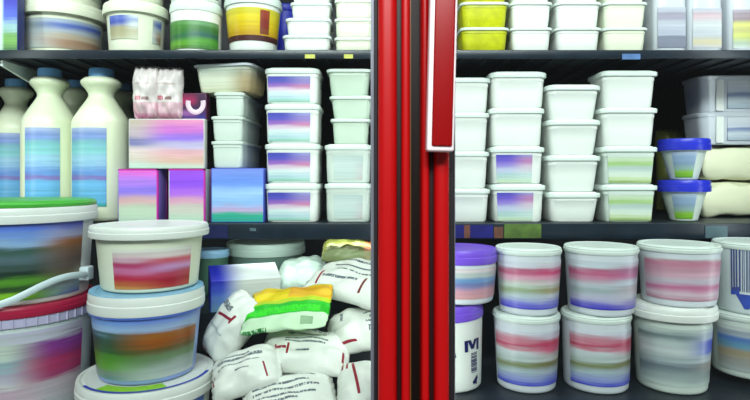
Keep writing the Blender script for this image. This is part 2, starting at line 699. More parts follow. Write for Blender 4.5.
d1, ox1, add1 = door("door_1", -0.90, sx(411), [
    (374, 378.2, -0.012, GASK, "gasket", .002),
    (378, 397, -0.030, REDM, "door_stile", .012),
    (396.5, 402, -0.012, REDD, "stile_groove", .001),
    (401.5, 410.2, -0.026, REDM, "door_stile", .007),
    (410.2, 411.4, -0.020, BRASS, "edge_strip", .0004)])
d2, ox2, add2 = door("door_2", sx(422), 0.98, [
    (421.6, 429.5, -0.026, REDM, "door_stile", .006),
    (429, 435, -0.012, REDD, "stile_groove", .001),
    (434.5, 449.5, -0.030, REDM, "door_stile", .010),
    (449, 456, -0.010, GASK, "gasket", .002)])
for (root, ox, add, xa, xb_, sgn) in ((d1, ox1, add1, -0.90, sx(371), -1), (d2, ox2, add2, sx(455), 0.98, 1)):
    if sgn < 0:
        add("door_stile", bar_prof(-0.90, -0.86, -0.030, 0.02, .01), REDM)
        g0, g1 = -0.862, sx(372)
        r0, r1 = -0.90, sx(378.2)
    else:
        add("door_stile", bar_prof(0.94, 0.98, -0.030, 0.02, .01), REDM)
        g0, g1 = sx(455.5), 0.942
        r0, r1 = sx(449), 0.98
    bm = bmesh.new()
    box(bm, r0 + ox, r1 + ox, -0.028, 0.018, 0.0, 0.05, .006)
    link("door_rail", bm, REDM, root)
    bm = bmesh.new()
    box(bm, r0 + ox, r1 + ox, -0.028, 0.018, ZD1 - ZD0 - .05, ZD1 - ZD0, .006)
    link("door_rail", bm, REDM, root)
    bm = bmesh.new()
    box(bm, g0 + ox, g1 + ox, 0.0, 0.005, 0.045, ZD1 - ZD0 - .045)
    link("glass_pane", bm, GLASS, root, smooth=False)
    bm = bmesh.new()
    if sgn < 0:
        box(bm, sx(370.6) + ox, sx(374.4) + ox, -0.004, 0.012, 0.045, ZD1 - ZD0 - .045)
    else:
        box(bm, sx(455.4) + ox, sx(457.2) + ox, -0.004, 0.012, 0.045, ZD1 - ZD0 - .045)
    link("spacer_bar", bm, ALU, root, smooth=False)
# fixed mullion behind the gap between the doors
struct("trim_2", sx(398), sx(436), 0.022, 0.05, ZD0, ZD1, MULL, 0.002)

# the handle of the right door: red face, bright outline put into the colour as a white edge
DH = 0.835
hx = PX(440.5, DH)
hz0 = PZ(151.5, DH)
hw = 27.5 * DH / F_PX
hl = 0.40
hroot_loc = (hx + ox2, YD(DH), hz0 - ZD0)
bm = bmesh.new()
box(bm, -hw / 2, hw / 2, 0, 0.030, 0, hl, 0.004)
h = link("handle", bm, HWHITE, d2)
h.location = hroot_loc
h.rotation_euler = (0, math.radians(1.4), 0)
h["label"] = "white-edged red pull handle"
bm = bmesh.new()
t = DH / F_PX
box(bm, -hw / 2 + 4.6 * t, hw / 2 - 2.4 * t, -0.0035, 0.012, 5.2 * t, hl - 5 * t, 0.0025)
hf = link("handle_face", bm, plain("deep_red_enamel", (.27, .001, .002, 1), .35, spec=.3), h)
hf["label"] = "red handle face"
for k in (0.04, hl - 0.04):
    bm = bmesh.new()
    box(bm, -.008, .008, 0.028, 0.030 + 0.012, k - .012, k + .012, .002)
    link("handle_post", bm, REDD, h)

# ------------------------------------------------------------------ label prints
P_RAIN = bands("print_rainbow",
               [(0, (150, 205, 190)), (.16, (175, 205, 215)), (.34, (205, 225, 225)), (.5, (215, 190, 215)), (.62, (150, 100, 190)), (.8, (80, 80, 190)), (1, (70, 70, 175))],
               [(0, (165, 215, 200)), (.2, (190, 215, 225)), (.4, (225, 225, 230)), (.58, (205, 130, 175)), (.76, (150, 130, 200)), (1, (150, 150, 205))], (.3, .9))
P_RAINR = bands("print_rainbow_right",
                [(0, (205, 228, 195)), (.25, (175, 205, 205)), (.45, (190, 195, 225)), (.62, (150, 130, 215)), (.8, (110, 90, 205)), (1, (85, 80, 190))],
                [(0, (205, 228, 205)), (.3, (195, 215, 215)), (.55, (215, 195, 215)), (.75, (190, 130, 180)), (1, (160, 150, 205))], (.3, .9))
P_PURPLE = bands("print_purple",
                 [(0, (200, 225, 205)), (.22, (205, 225, 200)), (.4, (225, 180, 185)), (.6, (150, 125, 245)), (.8, (190, 130, 245)), (1, (250, 110, 225))])
P_PURPLE2 = bands("print_violet",
                  [(0, (195, 230, 205)), (.25, (215, 210, 200)), (.4, (225, 165, 195)), (.55, (185, 110, 240)), (.75, (150, 80, 240)), (1, (165, 85, 240))])
P_BLUEBOX = bands("print_blue_box",
                  [(0, (50, 170, 160)), (.12, (50, 180, 150)), (.24, (190, 170, 215)), (.36, (150, 195, 250)), (.55, (165, 205, 252)), (.75, (110, 150, 240)), (1, (125, 150, 235))])
P_PINKBOX = bands("print_pink_pack",
                  [(0, (205, 232, 220)), (.2, (225, 210, 200)), (.38, (235, 215, 215)), (.52, (130, 130, 185)), (.7, (200, 180, 195)), (1, (205, 190, 175))],
                  [(0, (205, 228, 215)), (.15, (225, 185, 170)), (.3, (240, 185, 195)), (.48, (195, 185, 225)), (.62, (160, 120, 235)), (.8, (215, 120, 215)), (1, (235, 150, 195))], (.05, .55))
P_MILK = bands("print_milk_label",
               [(0, (60, 165, 165)), (.06, (100, 180, 225)), (.3, (115, 185, 238)), (.36, (135, 120, 195)), (.42, (110, 155, 228)), (.6, (160, 205, 235)), (.75, (135, 205, 210)), (.9, (130, 155, 220)), (1, (165, 180, 220))])
P_GREENTUB = bands("print_green_tub",
                   [(0, (70, 120, 30)), (.2, (100, 165, 40)), (.42, (40, 105, 65)), (.6, (60, 125, 40)), (.85, (75, 140, 55)), (1, (110, 160, 100))],
                   [(0, (50, 110, 45)), (.3, (85, 160, 50)), (.5, (35, 95, 95)), (.7, (50, 115, 50)), (1, (115, 165, 115))])
P_GREY = bands("print_grey_landscape",
               [(0, (200, 215, 210)), (.3, (205, 205, 205)), (.55, (185, 195, 200)), (.8, (150, 165, 170)), (1, (190, 200, 205))],
               [(0, (160, 140, 120)), (.22, (165, 130, 105)), (.42, (185, 170, 150)), (.58, (170, 180, 190)), (.78, (80, 105, 190)), (1, (170, 185, 205))], (.2, .75))
P_BLUEHILL = bands("print_blue_hill",
                   [(0, (195, 195, 165)), (.2, (180, 175, 140)), (.45, (175, 170, 135)), (.58, (150, 150, 170)), (.7, (75, 95, 190)), (1, (105, 125, 205))],
                   [(0, (215, 220, 195)), (.3, (200, 195, 170)), (.6, (215, 225, 225)), (.8, (165, 180, 215)), (1, (220, 228, 230))], (.45, .95))
P_YELLOW = bands("print_yellow",
                 [(0, (195, 150, 10)), (.3, (215, 180, 10)), (.6, (225, 200, 15)), (1, (205, 195, 50))], jit=.03)  # yellows deepened, the shadow on them is put into the print colour
P_BROWN = plain("brown_band_print", C(70, 25, 25), .4)
P_REDPATCH = bands("print_red_patch", [(0, (120, 60, 15)), (.4, (130, 30, 20)), (1, (150, 50, 15))])
P_REDLBL = bands("print_red_stripes",
                 [(0, (215, 150, 80)), (.12, (200, 100, 60)), (.28, (190, 40, 70)), (.45, (215, 120, 170)), (.6, (190, 60, 110)), (.72, (215, 170, 190)), (1, (235, 235, 225))],
                 [(0, (190, 60, 60)), (.2, (175, 20, 50)), (.35, (190, 60, 90)), (.5, (205, 150, 205)), (.68, (215, 90, 110)), (.82, (232, 215, 215)), (1, (238, 238, 230))], (.3, .8), jit=.04)
P_SKYGREEN = bands("print_sky_meadow",
                   [(0, (105, 150, 150)), (.1, (125, 150, 130)), (.22, (95, 165, 35)), (.36, (75, 150, 35)), (.46, (40, 100, 50)), (.62, (35, 85, 65)), (.70, (50, 100, 100)), (.77, (165, 200, 240)), (.9, (120, 165, 240)), (1, (75, 110, 220))],
                   [(0, (195, 205, 205)), (.15, (175, 190, 185)), (.32, (110, 140, 100)), (.44, (105, 85, 40)), (.58, (165, 85, 15)), (.70, (160, 95, 30)), (.79, (160, 185, 225)), (1, (95, 130, 228))], (.25, .75))
P_BIGSKY = bands("print_sky_and_orchard",
                 [(0, (120, 190, 40)), (.08, (140, 205, 40)), (.16, (40, 75, 35)), (.24, (90, 160, 40)), (.32, (25, 55, 40)), (.42, (60, 85, 80)), (.54, (85, 110, 120)), (.64, (60, 95, 85)), (.72, (150, 185, 225)), (.84, (120, 160, 235)), (1, (80, 110, 215))],
                 [(0, (55, 55, 190)), (.12, (180, 200, 220)), (.24, (130, 120, 90)), (.42, (110, 90, 85)), (.6, (125, 95, 80)), (.72, (165, 100, 50)), (.82, (170, 170, 205)), (1, (70, 85, 205))], (.80, .99), jit=.05)
P_MAGENTA = bands("print_magenta",
                  [(0, (200, 215, 220)), (.3, (205, 215, 215)), (.56, (215, 185, 205)), (.62, (225, 225, 228)), (.70, (195, 190, 215)), (.76, (165, 195, 205)), (.88, (215, 230, 215)), (1, (205, 205, 225))],
                  [(0, (190, 200, 215)), (.35, (205, 210, 215)), (.56, (215, 200, 212)), (.64, (180, 60, 120)), (.73, (200, 40, 100)), (.80, (160, 50, 130)), (.88, (150, 60, 165)), (.95, (205, 205, 220)), (1, (205, 200, 228))], (.70, .92))
P_YOG = bands("print_pink_green_bands",
              [(0, (80, 75, 205)), (.1, (120, 120, 215)), (.25, (190, 205, 215)), (.38, (160, 180, 145)), (.5, (200, 215, 205)), (.66, (225, 170, 190)), (.78, (190, 90, 125)), (.9, (210, 210, 225)), (1, (215, 220, 230))],
              [(0, (60, 60, 205)), (.12, (130, 130, 215)), (.26, (200, 205, 215)), (.38, (165, 155, 110)), (.52, (205, 205, 205)), (.66, (225, 150, 180)), (.78, (205, 60, 115)), (.92, (215, 205, 220)), (1, (220, 222, 230))], (.3, .8))
P_YOG2 = bands("print_pink_mauve_bands",
               [(0, (60, 50, 200)), (.1, (110, 105, 205)), (.22, (195, 195, 220)), (.38, (170, 185, 190)), (.5, (195, 205, 215)), (.64, (205, 140, 170)), (.76, (190, 90, 130)), (.9, (205, 215, 225)), (1, (210, 220, 230))],
               [(0, (70, 60, 200)), (.12, (150, 140, 205)), (.26, (205, 205, 215)), (.4, (190, 180, 190)), (.55, (195, 205, 220)), (.7, (195, 110, 155)), (.8, (175, 110, 150)), (1, (210, 218, 230))], (.3, .8))
P_YOGLOW = bands("print_red_olive_bands",
                 [(0, (60, 70, 205)), (.09, (140, 150, 215)), (.24, (175, 195, 205)), (.36, (130, 140, 95)), (.48, (190, 205, 205)), (.6, (205, 215, 220)), (.72, (195, 80, 110)), (.82, (205, 130, 150)), (1, (215, 220, 232))],
                 [(0, (45, 50, 210)), (.1, (110, 120, 205)), (.24, (175, 185, 200)), (.38, (120, 115, 70)), (.5, (190, 190, 190)), (.66, (205, 80, 120)), (.78, (195, 40, 85)), (.9, (205, 195, 215)), (1, (210, 218, 230))], (.3, .85))
P_PINKWASH = bands("print_dusty_pink",
                   [(0, (195, 140, 160)), (.15, (215, 190, 205)), (.3, (205, 120, 160)), (.45, (205, 195, 210)), (.6, (220, 175, 195)), (.75, (205, 150, 170)), (.9, (195, 125, 150)), (1, (215, 220, 222))], jit=.07)
P_BLUESWISH = bands("print_blue_swoosh",
                    [(0, (205, 220, 215)), (.15, (165, 180, 180)), (.32, (120, 135, 145)), (.45, (175, 190, 195)), (.6, (205, 215, 215)), (.75, (190, 205, 205)), (.86, (120, 140, 145)), (1, (195, 210, 205))],
                    [(0, (200, 215, 210)), (.18, (150, 165, 165)), (.35, (160, 155, 150)), (.48, (185, 195, 205)), (.6, (60, 90, 205)), (.75, (55, 65, 205)), (.84, (175, 185, 215)), (1, (195, 208, 208))], (.35, .9))
P_BLUEBAND = bands("print_blue_beige_bands",
                   [(0, (180, 190, 190)), (.2, (165, 165, 160)), (.42, (175, 160, 130)), (.58, (110, 165, 195)), (.72, (90, 130, 200)), (.86, (170, 180, 190)), (1, (210, 218, 215))])
P_FADED = bands("print_blue_pink_fade",
                [(0, (215, 160, 165)), (.25, (205, 150, 165)), (.45, (120, 130, 185)), (.6, (110, 155, 205)), (.75, (190, 200, 200)), (1, (225, 210, 215))])
P_GREENISH = bands("print_green_stripes",
                   [(0, (150, 180, 110)), (.12, (195, 215, 165)), (.3, (215, 228, 215)), (.5, (185, 205, 200)), (.66, (165, 200, 130)), (.8, (200, 220, 185)), (1, (215, 225, 220))])
P_WINDOW = bands("print_grey_window",
                 [(0, (205, 220, 215)), (.3, (195, 215, 212)), (.6, (210, 225, 222)), (1, (190, 210, 208))],
                 [(0, (205, 195, 195)), (.4, (205, 210, 210)), (1, (190, 208, 208))], (.6, 1.0))
P_BLUELID = bands("print_blue_grey_green",
                  [(0, (120, 185, 40)), (.2, (140, 195, 60)), (.34, (150, 180, 170)), (.55, (140, 165, 195)), (.75, (150, 175, 210)), (1, (190, 205, 230))])
P_POUCHG = bands("print_grey_mauve",
                 [(0, (125, 130, 150)), (.25, (130, 135, 155)), (.3, (175, 180, 200)), (.6, (190, 195, 210)), (.75, (160, 155, 175)), (1, (190, 195, 210))])
P_POUCHP = bands("print_grey_pink",
                 [(0, (195, 195, 205)), (.15, (205, 195, 160)), (.3, (190, 195, 205)), (.6, (205, 210, 215)), (.8, (205, 180, 190)), (1, (185, 190, 205))])
P_YELSTRIPE = bands("print_yellow_stripes",
                    [(0, (205, 215, 215)), (.12, (170, 185, 165)), (.3, (205, 210, 110)), (.45, (195, 190, 120)), (.6, (215, 215, 120)), (.75, (150, 130, 140)), (1, (170, 160, 175))])
P_CREAMB = bands("print_cream_stripes",
                 [(0, (235, 238, 200)), (.35, (240, 242, 205)), (.6, (220, 215, 160)), (1, (238, 240, 210))])

# ------------------------------------------------------------------ LEFT, upper shelf
G = "round tubs on the left upper shelf"


def top_round(u, rpx, vlid, n, r_bot_px, **kw):
    dc = D_F / (1 - rpx / F_PX)
    r = rpx * dc / F_PX
    h = PZ(vlid, dc) - Z_TOP
    return dict(x=PX(u, dc), yc=YD(dc), r_lid=r, h=h, r_bot=r_bot_px * dc / F_PX)


a = top_round(63, 43, 8, 1, 35)
a['yc'] += .03
a['x'] *= 1.022
for i, lb in enumerate(["wide round white tub with grey, blue and brown landscape label, far left of upper shelf",
                        "wide white tub with purple label, cut off by the photo's top edge at far left"]):
    round_tub(lb, G, z=Z_TOP + i * a['h'], lid_h=0.026, body=CREAM, lid=CREAM, r_top=a['r_lid'] * .88,
              lab=(P_GREY if i == 0 else P_RAINR, -138, 4, .16, .86), **a)
a = top_round(136.5, 31, 9, 1, 25)
for i, lb in enumerate(["rounded white tub with blue hill picture, above the white pouches",
                        "white tub on top of the blue hill tub, cut off by the top edge"]):
    round_tub(lb, G, z=Z_TOP + i * a['h'], lid_h=0.022, body=CREAM, lid=CREAM, r_top=a['r_lid'] * .88, base_fillet=.012,
              labs=[(P_BLUEHILL, -128, -64, .25, .88), (P_GREY, -34, -10, .2, .85)], **a)
a = top_round(196.5, 25.5, 7, 1, 24)
for i, lb in enumerate(["round tub with wide green label, between blue hill tub and yellow tub",
                        "green-labelled tub standing on the other green one, cut off by the top edge"]):
    round_tub(lb, G, z=Z_TOP + i * a['h'], lid_h=0.020, body=WHITE, lid=LIDW, r_top=a['r_lid'] * .96,
              lab=(P_GREENTUB, -165, -15, .03, .72), **a)
a = top_round(253.5, 28.5, 2, 1, 23)
round_tub("white tub with bright yellow label and brown band, on the left upper shelf", G, z=Z_TOP, lid_h=0.018, body=WHITE, lid=LIDW,
          base_fillet=.014, labs=[(P_YELLOW, -176, -4, .27, .88), (P_BROWN, -176, -4, .15, .27), (P_REDPATCH, -64, -42, .30, .84)], **a)
a = top_round(253.5, 26, 2, 1, 23)
round_tub("small white tub on top of the yellow-labelled tub", G, z=Z_TOP + 0.1307, x=a['x'], yc=a['yc'], r_lid=a['r_lid'], h=.09)
# blue tub behind
round_tub("plain blue tub standing behind the yellow tub and white tub stack", None, PX(284, 1.46), YD(1.46), Z_TOP, .05, .165,
          body=BLUE, lid=BLUE)
# blue carton far left
carton("blue and white carton with green foot at the left end of the upper shelf", None, PX(1, D_F), YD(D_F), Z_TOP, 34 * M_F, .024, .19,
       bands("print_blue_green_carton",
             [(0, (200, 235, 215)), (.5, (215, 240, 250)), (1, (225, 240, 250))],
             [(0, (60, 120, 60)), (.14, (110, 170, 70)), (.3, (150, 190, 200)), (.42, (70, 95, 215)), (.6, (35, 40, 190)), (1, (60, 70, 200))], (.5, .62)), plain('deep_blue_card', C(40, 50, 120), .4), name="carton")


def rect_stack(u0, u1, vs, base_z, depth, labelf, group, off=0.0, d=D_F, shift=None, **kw):
    """vs: lid tops from the topmost down, then the base row"""
    n = len(vs) - 1
    d = d + off
    m = d / F_PX
    z = base_z
    out = []
    for i in range(n):                       # bottom first
        h = (vs[n - i] - vs[n - i - 1]) * m
        k = {}
        for kk, vv in kw.items():
            k[kk] = vv[i] if isinstance(vv, list) else vv
        du0, du1 = (shift[i] if shift else (0, 0))
        w = (u1 + du1 - u0 - du0) * m
        out.append(rect_tub(labelf(i, n), group, PX((u0 + du0 + u1 + du1) / 2, d), YD(d), z, w, depth, h, **k))
        z += h
    return out


G = "white rectangular tubs on the left upper shelf"
rect_stack(281.5, 331, [-15, 1, 17, 34, 52], Z_TOP, .10,
           lambda i, n: f"{tier_word(i, n)} white rectangular tub of the stack right of the yellow-labelled tub", G,
           shift=[(0, 0), (3, 0), (8, 0), (9, 0)], body=WHITE, lid=WHITE2, taper=.95, lid_h=.007, lip=.003)
rect_stack(334, 374, [-20, -2, 17, 36, 52], Z_TOP, .10,
           lambda i, n: f"{tier_word(i, n)} cream rectangular tub of the upper-shelf stack against the red door frame", G,
           body=CREAM, lid=WHITE, taper=.965, lid_h=.007, lip=.003)

# ------------------------------------------------------------------ LEFT, middle shelf
BOT_PROF = [(.0, 0), (.80, .0), (.93, .008), (1.0, .03), (1.0, .615), (.985, .645), (.93, .672), (.72, .735), (.50, .795), (.44, .815), (.445, .835), (.53, .862),
            (.66, .888), (.70, .902), (.69, .918), (.58, .936), (.43, .944), (.40, .947)]


def bottle(label, u, rpx, dc, vtop, label_arc=True, sq=1.2, body=MILK):
    r = rpx * dc / F_PX
    z1 = PZ(vtop, dc)
    h = z1 - Z_MID
    root = empty("milk_bottle", (PX(u, dc), YD(dc), Z_MID))
    setp(root, label, "bottle", "milk bottles on the middle shelf")
    bm = bmesh.new()
    prof = []
    # resample the profile smoothly
    P = BOT_PROF
    for a_, b_ in zip(P, P[1:]):
        for k in range(3):
            f = k / 3
            prof.append((max(1e-4, (a_[0] + (b_[0] - a_[0]) * f) * r), (a_[1] + (b_[1] - a_[1]) * f) * h))
    prof = prof[1:]
    lathe(bm, prof, 48, 0)
    link("body", bm, body, root, angle=60)
    bm = bmesh.new()
    rc = .43 * r
    lathe(bm, [(rc, .934 * h), (rc, .99 * h), (rc * .93, h)], 32)
    link("cap", bm, CAPB, root)
    if label_arc:
        bm = bmesh.new()
        arc_sheet(bm, lambda z: r, .10 * h, .60 * h, label_arc[0], label_arc[1], off=.0008)
        link("label_sleeve", bm, P_MILK, root)
    return root


bottle("milk bottle with blue cap, left one of the two in front", 50, 25.5, 1.31, 69.5, (-113, -41))
bottle("milk bottle with blue cap nearest the pink and purple cartons, front row", 101.5, 27, 1.29, 69.5, (-133, -55))
bottle("milk bottle at the far left, half behind the front bottles", 16, 22, 1.43, 80, (-150, -30))
bottle("milk bottle seen through the gap between the two front bottles", 76, 21, 1.45, 81, (-150, -30))
bottle("milk bottle at the back, right of the two front bottles", 122, 19, 1.47, 84, (-150, -30))

# cartons
V169 = (222.5 - 169) * M_F
VIOLC = plain("violet_card", C(150, 120, 225), .4)
MAGC = plain("magenta_edge_print", C(205, 40, 170), .4)
G = "small cartons on the middle shelf"
carton("pink and violet carton with magenta edge, directly beside the milk bottle", G, PX((118 + 158) / 2, D_F), YD(D_F), Z_MID, 40 * M_F, .053, V169, P_PURPLE, VIOLC, MAGC)
carton("deeper violet carton in the middle, between pink-violet carton and blue carton", G, PX((168.5 + 205) / 2, D_F), YD(D_F), Z_MID, 36.5 * M_F, .045, V169, P_PURPLE2, WHITE, MAGC)
carton("sky blue carton with teal foot, under the white tubs", G, PX((211 + 264) / 2, D_F), YD(D_F), Z_MID, 53 * M_F, .20, V169 + .002, P_BLUEBOX, plain("blue_card", C(70, 90, 200), .4))
carton("wide pink, blue and beige pack lying across the two violet cartons", None, PX(166.5, D_F), YD(D_F), Z_MID + V169 + .0006, 76 * M_F, .022, 50 * M_F, P_PINKBOX, plain("pale_card", C(215, 215, 212), .4), name="wide_carton")

# pouch-shaped stand-ins for unidentified white shapes above the wide pack
zt = Z_MID + V169 + 50 * M_F
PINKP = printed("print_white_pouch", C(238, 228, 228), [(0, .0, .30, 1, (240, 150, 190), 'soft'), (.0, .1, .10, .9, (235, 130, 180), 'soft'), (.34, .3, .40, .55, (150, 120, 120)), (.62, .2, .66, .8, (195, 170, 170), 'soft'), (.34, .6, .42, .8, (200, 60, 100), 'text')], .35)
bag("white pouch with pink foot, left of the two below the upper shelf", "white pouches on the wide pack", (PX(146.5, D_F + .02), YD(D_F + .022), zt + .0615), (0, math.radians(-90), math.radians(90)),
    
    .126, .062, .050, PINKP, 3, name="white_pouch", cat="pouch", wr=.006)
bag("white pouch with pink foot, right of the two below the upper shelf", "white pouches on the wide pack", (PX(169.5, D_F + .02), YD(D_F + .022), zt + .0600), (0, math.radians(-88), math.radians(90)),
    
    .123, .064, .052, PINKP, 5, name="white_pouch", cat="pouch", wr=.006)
mg = carton("small dark magenta carton with white ring mark, beside the white pouches", None, PX(194, 1.25), YD(1.25), zt, 25 * 1.25 / F_PX, .03, 27 * 1.25 / F_PX,
            bands("print_dark_magenta", [(0, (70, 30, 120)), (.25, (150, 90, 160)), (.45, (60, 20, 70)), (.7, (170, 20, 90)), (1, (120, 15, 70))],
                  [(0, (50, 40, 140)), (.3, (60, 20, 90)), (.6, (50, 15, 60)), (1, (70, 20, 70))], (.4, .8)), plain("dark_magenta_card", C(90, 20, 70), .4))
bm = bmesh.new()
pts = []
for k in range(15):
    t_ = PI * (-.10 + 1.2 * k / 14)
    pts.append((.004 + .017 * -math.cos(t_), -.0158, .037 - .020 * math.sin(t_)))
tube(bm, pts, .0055, .0016, 8, Vector((0, 1, 0)))
link("ring_mark", bm, plain("white_pink_print", C(245, 215, 235), .4), mg)

# tubs above the blue carton
G = "tubs stacked on the blue carton"
zb = Z_MID + V169 + .002
rows = [(140, 167.5, 210, 243, "bottom"), (115, 140, 210, 243, "second-from-bottom"), (91, 115, 213, 244, "third-from-bottom")]
z = zb
for (v0, v1, u0, u1, w_) in rows:
    hh = (v1 - v0) * M_F
    rect_tub(f"{w_} long white tub of the stack on the blue carton", G, PX((u0 + u1) / 2, D_F), YD(D_F), z, (u1 - u0) * M_F, .21, hh, body=MILKY, lid=MILKY,
             taper=.95, lid_h=.007, lip=.003)
    z += hh
HAZY = bands("print_creamy_fill", [(0, (225, 228, 200)), (.5, (228, 232, 212)), (1, (205, 215, 205))], [(0, (170, 150, 110)), (.4, (185, 165, 125)), (1, (175, 180, 165))], (.5, .95))
rect_tub("wide clear tub of cream under the upper shelf, topmost on the blue carton stack", G, PX(226, D_F), YD(D_F), z, 65 * M_F, .12, 29 * M_F, body=HAZY, lid=CLEAR2, taper=.9,
         lid_h=.006, rot=math.radians(-12))

rect_stack(263.5, 319.5, [67, 103, 143, 183, 222.5], Z_MID, .115,
           lambda i, n: f"{tier_word(i, n)} square white tub with purple and pink striped label, left middle shelf", "purple-labelled square tubs, left side",
           body=WHITE, lid=LIDW, taper=.965, lip=.003, lab=(P_RAIN, -1.0, .78, .06, .88), lid_h=.012)
rect_stack(326, 373, [68, 95, 118], Z_MID + (222.5 - 118) * M_F - 27 * 0, .11,
           lambda i, n: f"{tier_word(i, n)} of the two pale tubs below the upper shelf, by the red frame", "pale tubs by the red frame",
           body=MINT, lid=LIDW, taper=.9, lid_h=.007, shift=[(3, 1), (0, -1)])
rect_tub("pale plain tub under the two small pale tubs, by the red frame", "pale tubs by the red frame", PX(350.5, D_F), YD(D_F), Z_MID + (222.5 - 144) * M_F, 41 * M_F, .11, 26 * M_F,
         body=MINT, lid=LIDW, taper=.93, lid_h=.007)
rect_stack(324, 372, [144, 183, 222.5], Z_MID, .115,
           lambda i, n: f"{tier_word(i, n)} white tub with grey window panel, left of the red frame", "pale tubs by the red frame",
           body=MILKY, lid=LIDW, taper=.955, lab=(P_WINDOW, -.72, .74, .1, .8), lid_h=.011, lip=.003)

# ------------------------------------------------------------------ LEFT, deck: buckets
dc = 1.07
xg = PX(17, dc)
zt_red = PZ(312, .93)
r = 73 * dc / F_PX
zg = zt_red
hg = 1.360 - zg
gb = round_tub("big bucket with green lid and sky and orchard picture, far left", "big buckets on the deck", xg, YD(dc), zg, r, hg - .012, r_bot=.122, r_top=.131, body=WHITE, lid=WHITE, lid_top=GREEN,
               lab=(P_BIGSKY, -176, -4, .03, .985), lid_h=.025, lid_dome=.012, name="bucket", cat="bucket")
# leafy orchard patches are within the print; white bail handle
bm = bmesh.new()
pts = []
for k in range(41):
    t_ = PI * k / 40
    rr_ = .1385 + .006 * math.sin(t_)
    zk = [(0, .038), (10, .042), (20, .045), (30, .044), (37, .040), (45, .033), (52, .025), (60, .016), (72, .0065), (110, .0065), (140, .012), (165, .028), (180, .036)]
    dg = 180 * k / 40
    for (q0, q1), (w0, w1) in zip(zk, zk[1:]):
        if q0 <= dg <= w0:
            f_ = (dg - q0) / (w0 - q0)
            zz_ = q1 + (w1 - q1) * f_
            break
    pts.append((rr_ * math.cos(t_), -rr_ * math.sin(t_), zz_))
tube(bm, pts, .0028, .0062, 10)
for s in (1, -1):
    box(bm, s * .1355 - .012, s * .1355 + .006, -.012, .012, .028, .054, .003)
link("bail_handle", bm, plain("pale_blue_handle", C(225, 242, 248), .35), gb)["label"] = "pale blue-white strap handle"
LIDRIM = plain("fluted_white_rim", C(205, 205, 232), .4, var=.25, scale=60)
rb_ = round_tub("big bucket with crimson lid and magenta label, under the green-lidded bucket", "big buckets on the deck", xg, YD(dc), Z_DECK, r * .985, zt_red - Z_DECK, r_bot=.118, r_top=.131,
                body=WHITE2, lid=RED, lab=(P_MAGENTA, -176, -4, .05, .90), lid_h=.016, name="bucket", cat="bucket")
bm = bmesh.new()
hb_ = zt_red - Z_DECK - .016
prof = [(.1315, hb_ - .019), (.134, hb_ - .018), (.134, hb_ - .003), (.1315, hb_ - .002)]
lathe(bm, prof, 72)
for k in range(48):
    a_ = 2 * PI * k / 48
    ca, sa = math.cos(a_), math.sin(a_)
    tube(bm, [(.1345 * ca, .1345 * sa, hb_ - .018), (.1345 * ca, .1345 * sa, hb_ - .003)], .0017, .0017, 6, Vector((1, 0, 0)))
link("fluted_collar", bm, plain("lilac_white_collar", C(205, 200, 235), .4), rb_)

dc = 1.029
xb2 = PX(148, dc)
zC5 = PZ(389, .938)
zC4 = PZ(299, .926)
round_tub("lower bucket with white, lime and blue lid at the bottom edge, under the blue-lidded bucket", "big buckets on the deck", xb2, YD(dc), Z_DECK, .120, zC5 - Z_DECK, r_bot=.10, r_top=.110, body=WHITE, lid=WHITE,
          lab=(P_SKYGREEN, -170, -10, .1, .95), lid_h=.028, name="bucket", cat="bucket")
bl = round_tub("bucket with pale blue lid and meadow picture, middle of the bucket tower", "big buckets on the deck", xb2, YD(dc), zC5 + .0012, .1005, zC4 - zC5 - .0012, r_bot=.083, r_top=.0935,
               body=plain("pale_blue_body", C(150, 175, 235), .35), lid=WHITE, lid_top=LBLUE, lab=(P_SKYGREEN, -174, -6, .03, .985), lid_h=.031, name="bucket", cat="bucket")
# blue trims of that lid
bm = bmesh.new()
hh = zC4 - zC5 - .0012
lathe(bm, [(.0936, hh - .0375), (.0985, hh - .037), (.0992, hh - .0335), (.0936, hh - .033)], 64)
link("blue_seal_ring", bm, plain("blue_ring_plastic", C(90, 125, 225), .35), bl)
bm = bmesh.new()
lathe(bm, [(.0945, hh - .0015), (.0980, hh - .0005), (.0975, hh + .0015), (.0850, hh + .0015), (.0845, hh)], 64)
link("lid_rim", bm, LBLUE, bl)
round_tub("white tub with red striped label on top of the blue-lidded bucket", None, xb2, YD(dc) + .012, zC4 + .0018, .1045, 1.315 - zC4 - .0018, r_bot=.0845, r_top=.0925, body=CREAM, lid=WHITE,
          lab=(P_REDLBL, -110, -20, .02, .80), lid_h=.018, name="tub", cat="tub")
# print on the bottom bucket's lid: lime patch and blue ring
lowb = [o for o in COL.objects if o.name.startswith("bucket") and "lower bucket" in o.get("label", "")][0]
hL = zC5 - Z_DECK
bm = bmesh.new()


def ring_patch(bm, r0, r1, a0, a1, z, n=40):
    lo, hi = [], []
    for k in range(n + 1):
        a_ = math.radians(a0 + (a1 - a0) * k / n)
        lo.append((bm.verts.new((r0 * math.cos(a_), r0 * math.sin(a_), z)), bm.verts.new((r1 * math.cos(a_), r1 * math.sin(a_), z))))
    for p_, q_ in zip(lo, lo[1:]):
        bm.faces.new((p_[0], p_[1], q_[1], q_[0]))


ring_patch(bm, .1065, .1125, -135, 0, hL + .0009)
link("lid_ring_print", bm, plain("blue_ring_print", C(55, 75, 200), .4), lowb, smooth=False)
bm = bmesh.new()
ring_patch(bm, .0835, .1060, -118, -52, hL + .0009)
link("lid_patch_print", bm, plain("lime_print", C(160, 225, 25), .4, var=.15, scale=60), lowb, smooth=False)

